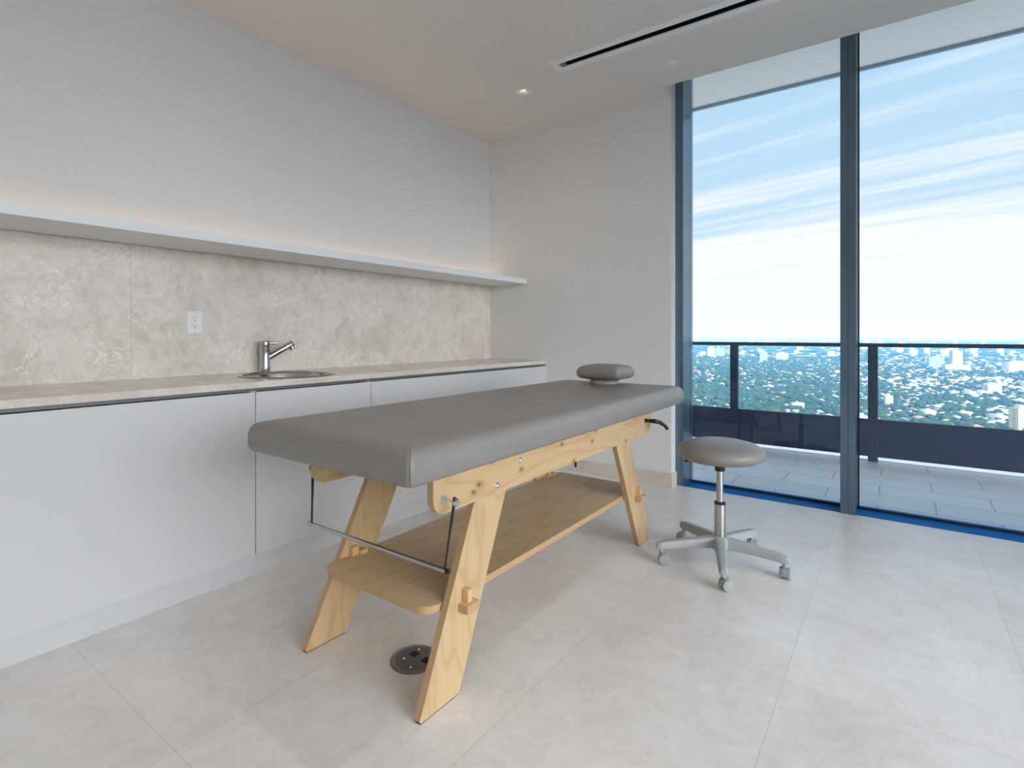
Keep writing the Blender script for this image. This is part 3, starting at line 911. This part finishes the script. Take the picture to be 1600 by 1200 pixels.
# fewer houses to the left and in wooded patches
def patch(P, s, seed):
    a = np.sin(P[:, 0] / s + seed) + np.sin(P[:, 1] / (s * 1.3) + seed * 2.1) + np.sin((P[:, 0] + P[:, 1]) / (s * .7) + seed * .7)
    return a / 3
keep = rng.uniform(0, 1, len(lot)) < np.clip(.48 + .30 * patch(lot, 120, 1.3) + .35 * (u - .65), .15, .95)
lot = lot[keep]; d = d[keep]; u = u[keep]
nH = len(lot)
hw = rng.uniform(3.8, 7.0, nH); hd = rng.uniform(3.2, 5.4, nH); hh = rng.uniform(3.0, 5.0, nH)
big = rng.uniform(0, 1, nH) < np.clip((u - .55) * .45, .02, .22)
hw[big] *= 1.9; hd[big] *= 1.5; hh[big] *= rng.uniform(1.2, 2.4, big.sum())
turn = TH + rng.choice([0, PI / 2], nH) + rng.normal(0, .05, nH)
rc = rng.choice(4, nH, p=[.50, .19, .14, .17]); rc[big] = rng.choice([0, 1, 3], big.sum(), p=[.75, .13, .12])

def house_arrays(i):
    """a box with a hipped (or flat, parapeted) roof, local to its own base"""
    w, l, h = hw[i], hd[i], hh[i]
    if big[i]:
        V = [(-w, -l, 0), (w, -l, 0), (w, l, 0), (-w, l, 0), (-w, -l, h), (w, -l, h), (w, l, h), (-w, l, h),
             (-w * .4, -l * .3, h), (w * .1, -l * .3, h), (w * .1, l * .4, h), (-w * .4, l * .4, h), (-w * .4, -l * .3, h + 2.2), (w * .1, -l * .3, h + 2.2), (w * .1, l * .4, h + 2.2), (-w * .4, l * .4, h + 2.2)]
        F = [(0, 1, 5, 4), (1, 2, 6, 5), (2, 3, 7, 6), (3, 0, 4, 7), (4, 5, 6, 7), (8, 9, 13, 12), (9, 10, 14, 13), (10, 11, 15, 14), (11, 8, 12, 15), (12, 13, 14, 15)]
        mi = [0, 0, 0, 0, 1, 0, 0, 0, 0, 1]
    else:
        e = .7; r = h + l * .42; k = max(w - l, .5)
        V = [(-w, -l, 0), (w, -l, 0), (w, l, 0), (-w, l, 0), (-w, -l, h), (w, -l, h), (w, l, h), (-w, l, h),
             (-w - e, -l - e, h - .1), (w + e, -l - e, h - .1), (w + e, l + e, h - .1), (-w - e, l + e, h - .1), (-k, -.05, r), (k, -.05, r), (k, .05, r), (-k, .05, r)]
        F = [(0, 1, 5, 4), (1, 2, 6, 5), (2, 3, 7, 6), (3, 0, 4, 7), (8, 9, 13, 12), (9, 10, 14, 13), (10, 11, 15, 14), (11, 8, 12, 15), (12, 13, 14, 15), (11, 10, 9, 8)]
        mi = [0, 0, 0, 0, 1, 1, 1, 1, 1, 1]
    return np.array(V, float), np.array(F), np.array(mi)

inview = (u > .30) & (u < .985) & (d > 640)
order = np.argsort(d + np.where(inview, 0, 1e6))
near = set(order[:300].tolist())
SV = [[] for _ in range(4)]; SF = [[] for _ in range(4)]; SM = [[] for _ in range(4)]; cnt = [0] * 4
for i in range(nH):
    V, F, mi = house_arrays(i)
    if i in near:
        o = mesh_np('house', V, F, mi, [HW, ROOF[rc[i]]])
        o.location = (lot[i, 0], lot[i, 1], ZG); o.rotation_euler = (0, 0, turn[i])
        kind = 'large flat roofed building' if big[i] else 'hip roofed house'
        tag(o, 'small far %s with %s roof among the city trees below' % (kind, ROOFN[rc[i]]), 'house', 'far %ss with %s roofs' % (kind, ROOFN[rc[i]]))
    else:
        c, s = math.cos(turn[i]), math.sin(turn[i])
        W = V.copy(); W[:, 0] = V[:, 0] * c - V[:, 1] * s + lot[i, 0]; W[:, 1] = V[:, 0] * s + V[:, 1] * c + lot[i, 1]; W[:, 2] += ZG
        k = rc[i]; SV[0].append(W); SF[0].append(F + cnt[0]); SM[0].append(np.where(mi == 1, 1 + k, 0)); cnt[0] += len(V)

# beyond 3 km: larger pale blocks, ever sparser, one mesh with the rest
nF = 2600
df = 3000 * np.exp(rng.uniform(0, 1.35, nF)); uf = rng.uniform(.1, 1.35, nF)
PF = df[:, None] * (FW + uf[:, None] * RT)
k_ = clear_of_towers(PF, 30); PF = PF[k_]; df = df[k_]
for p, dd in zip(PF, df):
    w, l, h = rng.uniform(9, 26), rng.uniform(8, 16), rng.uniform(4, 14) if rng.uniform() < .93 else rng.uniform(18, 42)
    V = np.array([(sx * w, sy * l, z) for z in (0, h) for sx, sy in ((-1, -1), (1, -1), (1, 1), (-1, 1))], float)
    F = np.array([(0, 1, 5, 4), (1, 2, 6, 5), (2, 3, 7, 6), (3, 0, 4, 7), (4, 5, 6, 7)])
    t = TH; c, s = math.cos(t), math.sin(t)
    W = V.copy(); W[:, 0] = V[:, 0] * c - V[:, 1] * s + p[0]; W[:, 1] = V[:, 0] * s + V[:, 1] * c + p[1]; W[:, 2] += ZG
    SV[0].append(W); SF[0].append(F + cnt[0]); SM[0].append(np.array([0, 0, 0, 0, 1 + rng.choice(4, p=[.7, .1, .05, .15])])); cnt[0] += 8
tag(mesh_np('distant_houses', np.concatenate(SV[0]), np.concatenate(SF[0]), np.concatenate(SM[0]), [HW] + ROOF),
    'countless tiny pale houses spreading to the hazy horizon', 'houses', kind='stuff')

# trees
def scatter(n, d0, d1, u0=.10, u1=1.32):
    dd = np.sqrt(rng.uniform(d0 * d0, d1 * d1, n)); uu = rng.uniform(u0, u1, n)
    return dd[:, None] * (FW + uu[:, None] * RT), dd, uu
def blobs(name, P, r, h, base, mats):
    V0, F0 = base
    n = len(P)
    jit = 1 + rng.normal(0, .13, (n, len(V0), 1))
    V = V0[None] * jit
    V = V * np.stack([r, r, h], 1)[:, None, :]
    V[:, :, 0] += P[:, 0:1]; V[:, :, 1] += P[:, 1:2]; V[:, :, 2] += (ZG + h * .85)[:, None]
    F = F0[None] + (np.arange(n) * len(V0))[:, None, None]
    mi = np.repeat(rng.choice(4, n, p=[.3, .34, .14, .22]), len(F0))
    return mesh_np(name, V.reshape(-1, 3), F.reshape(-1, 3), mi, mats, smooth=True)
# room for the roofs: trees do not stand on houses
cell = {}
for i, p in enumerate(lot): cell.setdefault((int(p[0] // 20), int(p[1] // 20)), []).append(i)
def free(P):
    ok = np.ones(len(P), bool)
    for q, p in enumerate(P):
        cx, cy = int(p[0] // 20), int(p[1] // 20)
        for a in (-1, 0, 1):
            for b in (-1, 0, 1):
                for i in cell.get((cx + a, cy + b), ()):
                    e = p - lot[i]
                    if abs(e[0]) < hw[i] * .9 + 2.5 and abs(e[1]) < hw[i] * .9 + 2.5: ok[q] = False
    return ok & clear_of_towers(P, 8)
P, dd, uu = scatter(11400, 350, 1250)
dens = patch(P, 120, 1.3)
k = free(P) & (rng.uniform(0, 1, len(P)) < .85 - .25 * dens); P = P[k]; dd = dd[k]; uu = uu[k]
r = rng.uniform(3.0, 6.4, len(P)); h = r * rng.uniform(.65, .95, len(P))
iv = (uu > .30) & (uu < .985) & (dd > 660)
oi = np.argsort(dd + np.where(iv, 0, 1e6))
isn = np.zeros(len(P), bool); isn[oi[:300]] = True
crowns = []
for q in range(6):
    V0, F0 = ICO2
    V = V0 * (1 + rng.normal(0, .13, (len(V0), 1))); V[:, 2] = V[:, 2] * .8 + .75
    b = bmesh.new()
    vs = [b.verts.new(x) for x in V]
    for f in F0: b.faces.new([vs[i] for i in f])
    tube(b, [(0, 0, 0), (0, 0, .5)], .09, 6, mat=1)
    me = bpy.data.meshes.new('tree'); b.to_mesh(me); b.free()
    for pl in me.polygons: pl.use_smooth = True
    me.materials.append(TREE[q % 4]); me.materials.append(HW)
    crowns.append(me)
cname = ['deep green', 'mid green', 'olive green', 'bluish green']
for q in np.where(isn)[0]:
    kk = int(rng.integers(0, 6))
    o = bpy.data.objects.new('tree', crowns[kk]); COL.objects.link(o)
    o.location = (P[q, 0], P[q, 1], ZG); o.scale = (r[q], r[q], h[q] * 1.25); o.rotation_euler = (0, 0, rng.uniform(0, 6))
    tag(o, 'tiny round %s tree between houses in the far city' % cname[kk % 4], 'tree', '%s city trees' % cname[kk % 4])
P1, r1, h1 = P[~isn], r[~isn], h[~isn]
tag(blobs('distant_trees', P1, r1, h1, ICO2, TREE), 'dense green tree canopy covering the city below', 'trees', kind='stuff')
P, dd, uu = scatter(27000, 1250, 3000)
k = (rng.uniform(0, 1, len(P)) < .80 - .35 * patch(P, 120, 1.3)) & free(P); P = P[k]
r = rng.uniform(4.0, 8.0, len(P)); tag(blobs('woodland', P, r, r * rng.uniform(.55, .85, len(P)), ICO1, TREE), 'green tree canopy in the middle distance of the city', 'trees', kind='stuff')
P, dd, uu = scatter(16000, 3000, 9000); P = P[clear_of_towers(P, 23)]
r = rng.uniform(9, 22, len(P)); tag(blobs('far_woodland', P, r, r * .45, ICO1, TREE), 'hazy band of trees below the horizon', 'trees', kind='stuff')

# tower blocks that stand out
FA = [facade_mat('facade_white', (.46, .46, .455)), facade_mat('facade_cream', (.44, .39, .28)), facade_mat('facade_grey', (.33, .36, .40))]
def at(px, dep):
    return dep * (FW + (px - 800) / 837 * RT)
def tower(px, dep, w, l, h, fm, label, rot=TH, cap=True):
    p = at(px, dep)
    root = tag(empty('tower_block', (p[0], p[1], ZG), rot), label, 'building')
    bm = bmesh.new(); box(bm, -w, w, -l, l, 0, h); o = link('body', bm, FA[fm], root)
    if cap:
        bm = bmesh.new(); box(bm, -w * .45, w * .35, -l * .5, l * .5, h, h + 4); link('roof_house', bm, ROOF[0], root)
    return root
tower(1494, 1900, 15, 12, 72, 0, 'tall white tower block standing above the trees, highest in the city', .3)
tower(1494, 1860, 36, 14, 24, 0, 'low wide white block at the foot of the tallest white tower', .3)
tower(1462, 2050, 24, 12, 42, 2, 'pale grey blocks left of the tallest white tower', .2)
tower(1594, 700, 8, 8, 33, 1, 'cream coloured apartment block at the right edge of the view', .5)
tower(1588, 1850, 40, 12, 34, 0, 'long white slab building near the horizon at the right edge', .7)
tower(1550, 1150, 13, 10, 22, 0, 'white block with a flat roof right of the tallest white tower', .4)
tower(1388, 960, 6, 8, 19, 1, 'small beige apartment house just right of the railing post', .2)
tower(1193, 2500, 16, 12, 48, 2, 'hazy pale tower near the horizon above the stool', .2)
tower(1110, 3000, 17, 12, 52, 0, 'hazy white tower near the horizon beside the left window jamb', .4)
tower(1124, 3050, 28, 12, 50, 2, 'hazy wide grey block near the horizon left of the railing post', .1)
tower(1222, 2600, 26, 12, 40, 0, 'hazy white block near the horizon left of the mullion', .1)
tower(1427, 3100, 20, 14, 45, 0, 'far hazy tower on the skyline left of the tallest white tower', .1)
tower(1448, 3300, 16, 14, 52, 1, 'far hazy cream tower on the skyline beside its white neighbour', .1)

# haze over the land
bm = bmesh.new(); box(bm, -60000, 60000, 120, 69000, ZG - 5, 25)
hm = NT('haze'); hm.n.remove(hm.b)
vs_ = hm.n.new('ShaderNodeVolumeScatter'); vs_.inputs['Color'].default_value = (.12, .46, 1.0, 1); vs_.inputs['Density'].default_value = 1 / 5400; vs_.inputs['Anisotropy'].default_value = .1
hm.link(vs_.outputs[0], hm.out.inputs['Volume'])
tag(link('haze', bm, hm.m), 'thin blue haze lying over the distant city', 'haze', kind='stuff')

# ---------------------------------------------------------------------- sky
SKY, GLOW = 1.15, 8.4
W = bpy.data.worlds.new('sky'); S.world = W; W.use_nodes = True
nt = W.node_tree; N = nt.nodes; Lk = nt.links
for x in list(N): N.remove(x)
class WT(NT):
    def __init__(self, t): self.t = t; self.n = t.nodes; self.l = t.links
w = WT(nt)
tc = N.new('ShaderNodeTexCoord'); sp = N.new('ShaderNodeSeparateXYZ'); Lk.new(tc.outputs['Generated'], sp.inputs[0])
zz = w.math('MAXIMUM', sp.outputs['Z'], .02)
zc = w.math('ADD', zz, .06)
cb = N.new('ShaderNodeCombineXYZ')
Lk.new(w.math('DIVIDE', sp.outputs['X'], zc), cb.inputs[0]); Lk.new(w.math('DIVIDE', sp.outputs['Y'], zc), cb.inputs[1])
turn_ = N.new('ShaderNodeMapping'); turn_.inputs['Rotation'].default_value = (0, 0, math.radians(13)); Lk.new(cb.outputs[0], turn_.inputs['Vector'])
mp = N.new('ShaderNodeMapping'); mp.inputs['Scale'].default_value = (.30, 2.0, 1); mp.inputs['Location'].default_value = (.3, .25, 0)
Lk.new(turn_.outputs[0], mp.inputs['Vector'])
a = w.noise(mp.outputs[0], .75, 7, .62, .35)
mp2 = N.new('ShaderNodeMapping'); mp2.inputs['Scale'].default_value = (.8, 9.0, 1); mp2.inputs['Location'].default_value = (.7, .2, 0)
Lk.new(turn_.outputs[0], mp2.inputs['Vector'])
b = w.noise(mp2.outputs[0], .8, 5, .6, .3)
cl = w.math('ADD', w.math('MULTIPLY', a, .62), w.math('MULTIPLY', b, .48))
# whiter towards the horizon
lowz = w.math('MULTIPLY', w.math('SUBTRACT', .24, zz), 1.7)
cl = w.math('ADD', cl, w.math('MAXIMUM', lowz, -.08))
fac = w.ramp(cl, [(.45, (0, 0, 0)), (.74, (1, 1, 1))], 'EASE')
blue = w.ramp(zz, [(.0, (.62, .78, .90)), (.25, (.50, .71, .88)), (.7, (.30, .56, .88))])
sky = w.mix(fac, blue, (.92, .94, .96))
# unseen bright sky patch added to the side to light the room
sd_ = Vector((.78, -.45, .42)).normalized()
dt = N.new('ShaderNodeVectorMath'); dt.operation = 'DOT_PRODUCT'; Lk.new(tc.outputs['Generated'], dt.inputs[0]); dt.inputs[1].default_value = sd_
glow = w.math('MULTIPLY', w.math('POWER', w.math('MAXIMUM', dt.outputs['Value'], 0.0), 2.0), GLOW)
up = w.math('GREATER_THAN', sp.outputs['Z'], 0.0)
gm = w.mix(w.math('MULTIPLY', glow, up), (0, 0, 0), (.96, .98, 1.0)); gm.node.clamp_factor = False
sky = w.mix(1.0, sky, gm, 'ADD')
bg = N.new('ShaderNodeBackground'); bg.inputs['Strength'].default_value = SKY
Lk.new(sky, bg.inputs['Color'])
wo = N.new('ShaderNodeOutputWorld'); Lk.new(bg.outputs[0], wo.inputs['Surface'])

# ------------------------------------------------------------------- lights
def lamp(name, typ, loc, energy, color, rot=(0, 0, 0), **kw):
    l = bpy.data.lights.new(name, typ); l.energy = energy; l.color = color
    for k, v in kw.items(): setattr(l, k, v)
    o = bpy.data.objects.new(name, l); o.location = loc; o.rotation_euler = rot; COL.objects.link(o); return o
# sun from behind the building, so that it only reaches the city
lamp('sun', 'SUN', (0, -20, 60), 2.0, (1.0, .95, .86), (math.radians(48), 0, math.radians(-28)), angle=math.radians(.6))
for i, (x, y) in enumerate(DLS):  # every beam but the first is added fill from out of view
    lamp('downlight_beam', 'SPOT', (x, y, ZC + .006), 5 if x < -1 else 24, (1.0, .84, .66) if x < -1 else (1.0, .91, .81), (0, 0, 0), spot_size=math.radians(130), spot_blend=1.0, shadow_soft_size=.024)
# LED strip along the back of the shelf
lamp('shelf_strip', 'AREA', (XL + .02, (YF + YB) / 2, 1.652), 3.2, (1.0, .64, .38), (PI, 0, 0), shape='RECTANGLE', size=.015, size_y=YB - YF - .05)

# ------------------------------------------------------------------- camera
cd = bpy.data.cameras.new('camera'); cam = bpy.data.objects.new('camera', cd); COL.objects.link(cam)
cd.sensor_width = 36; cd.sensor_fit = 'HORIZONTAL'; cd.lens = 837 / 1600 * 36
cd.shift_y = -(600 - 522.5) / 1600
cd.clip_start = .05; cd.clip_end = 1e5
cam.location = (0, 0, 1.15); cam.rotation_euler = (PI / 2, 0, YAW)
S.camera = cam
S.view_settings.view_transform = 'Standard'; S.view_settings.look = 'None'
S.view_settings.exposure = 0.0; S.view_settings.gamma = 1.0; S.view_settings.use_curve_mapping = False
S.cycles.max_bounces = 14; S.cycles.diffuse_bounces = 7; S.cycles.transparent_max_bounces = 16
S.cycles.use_denoising = True
S.cycles.sample_clamp_indirect = 6.0
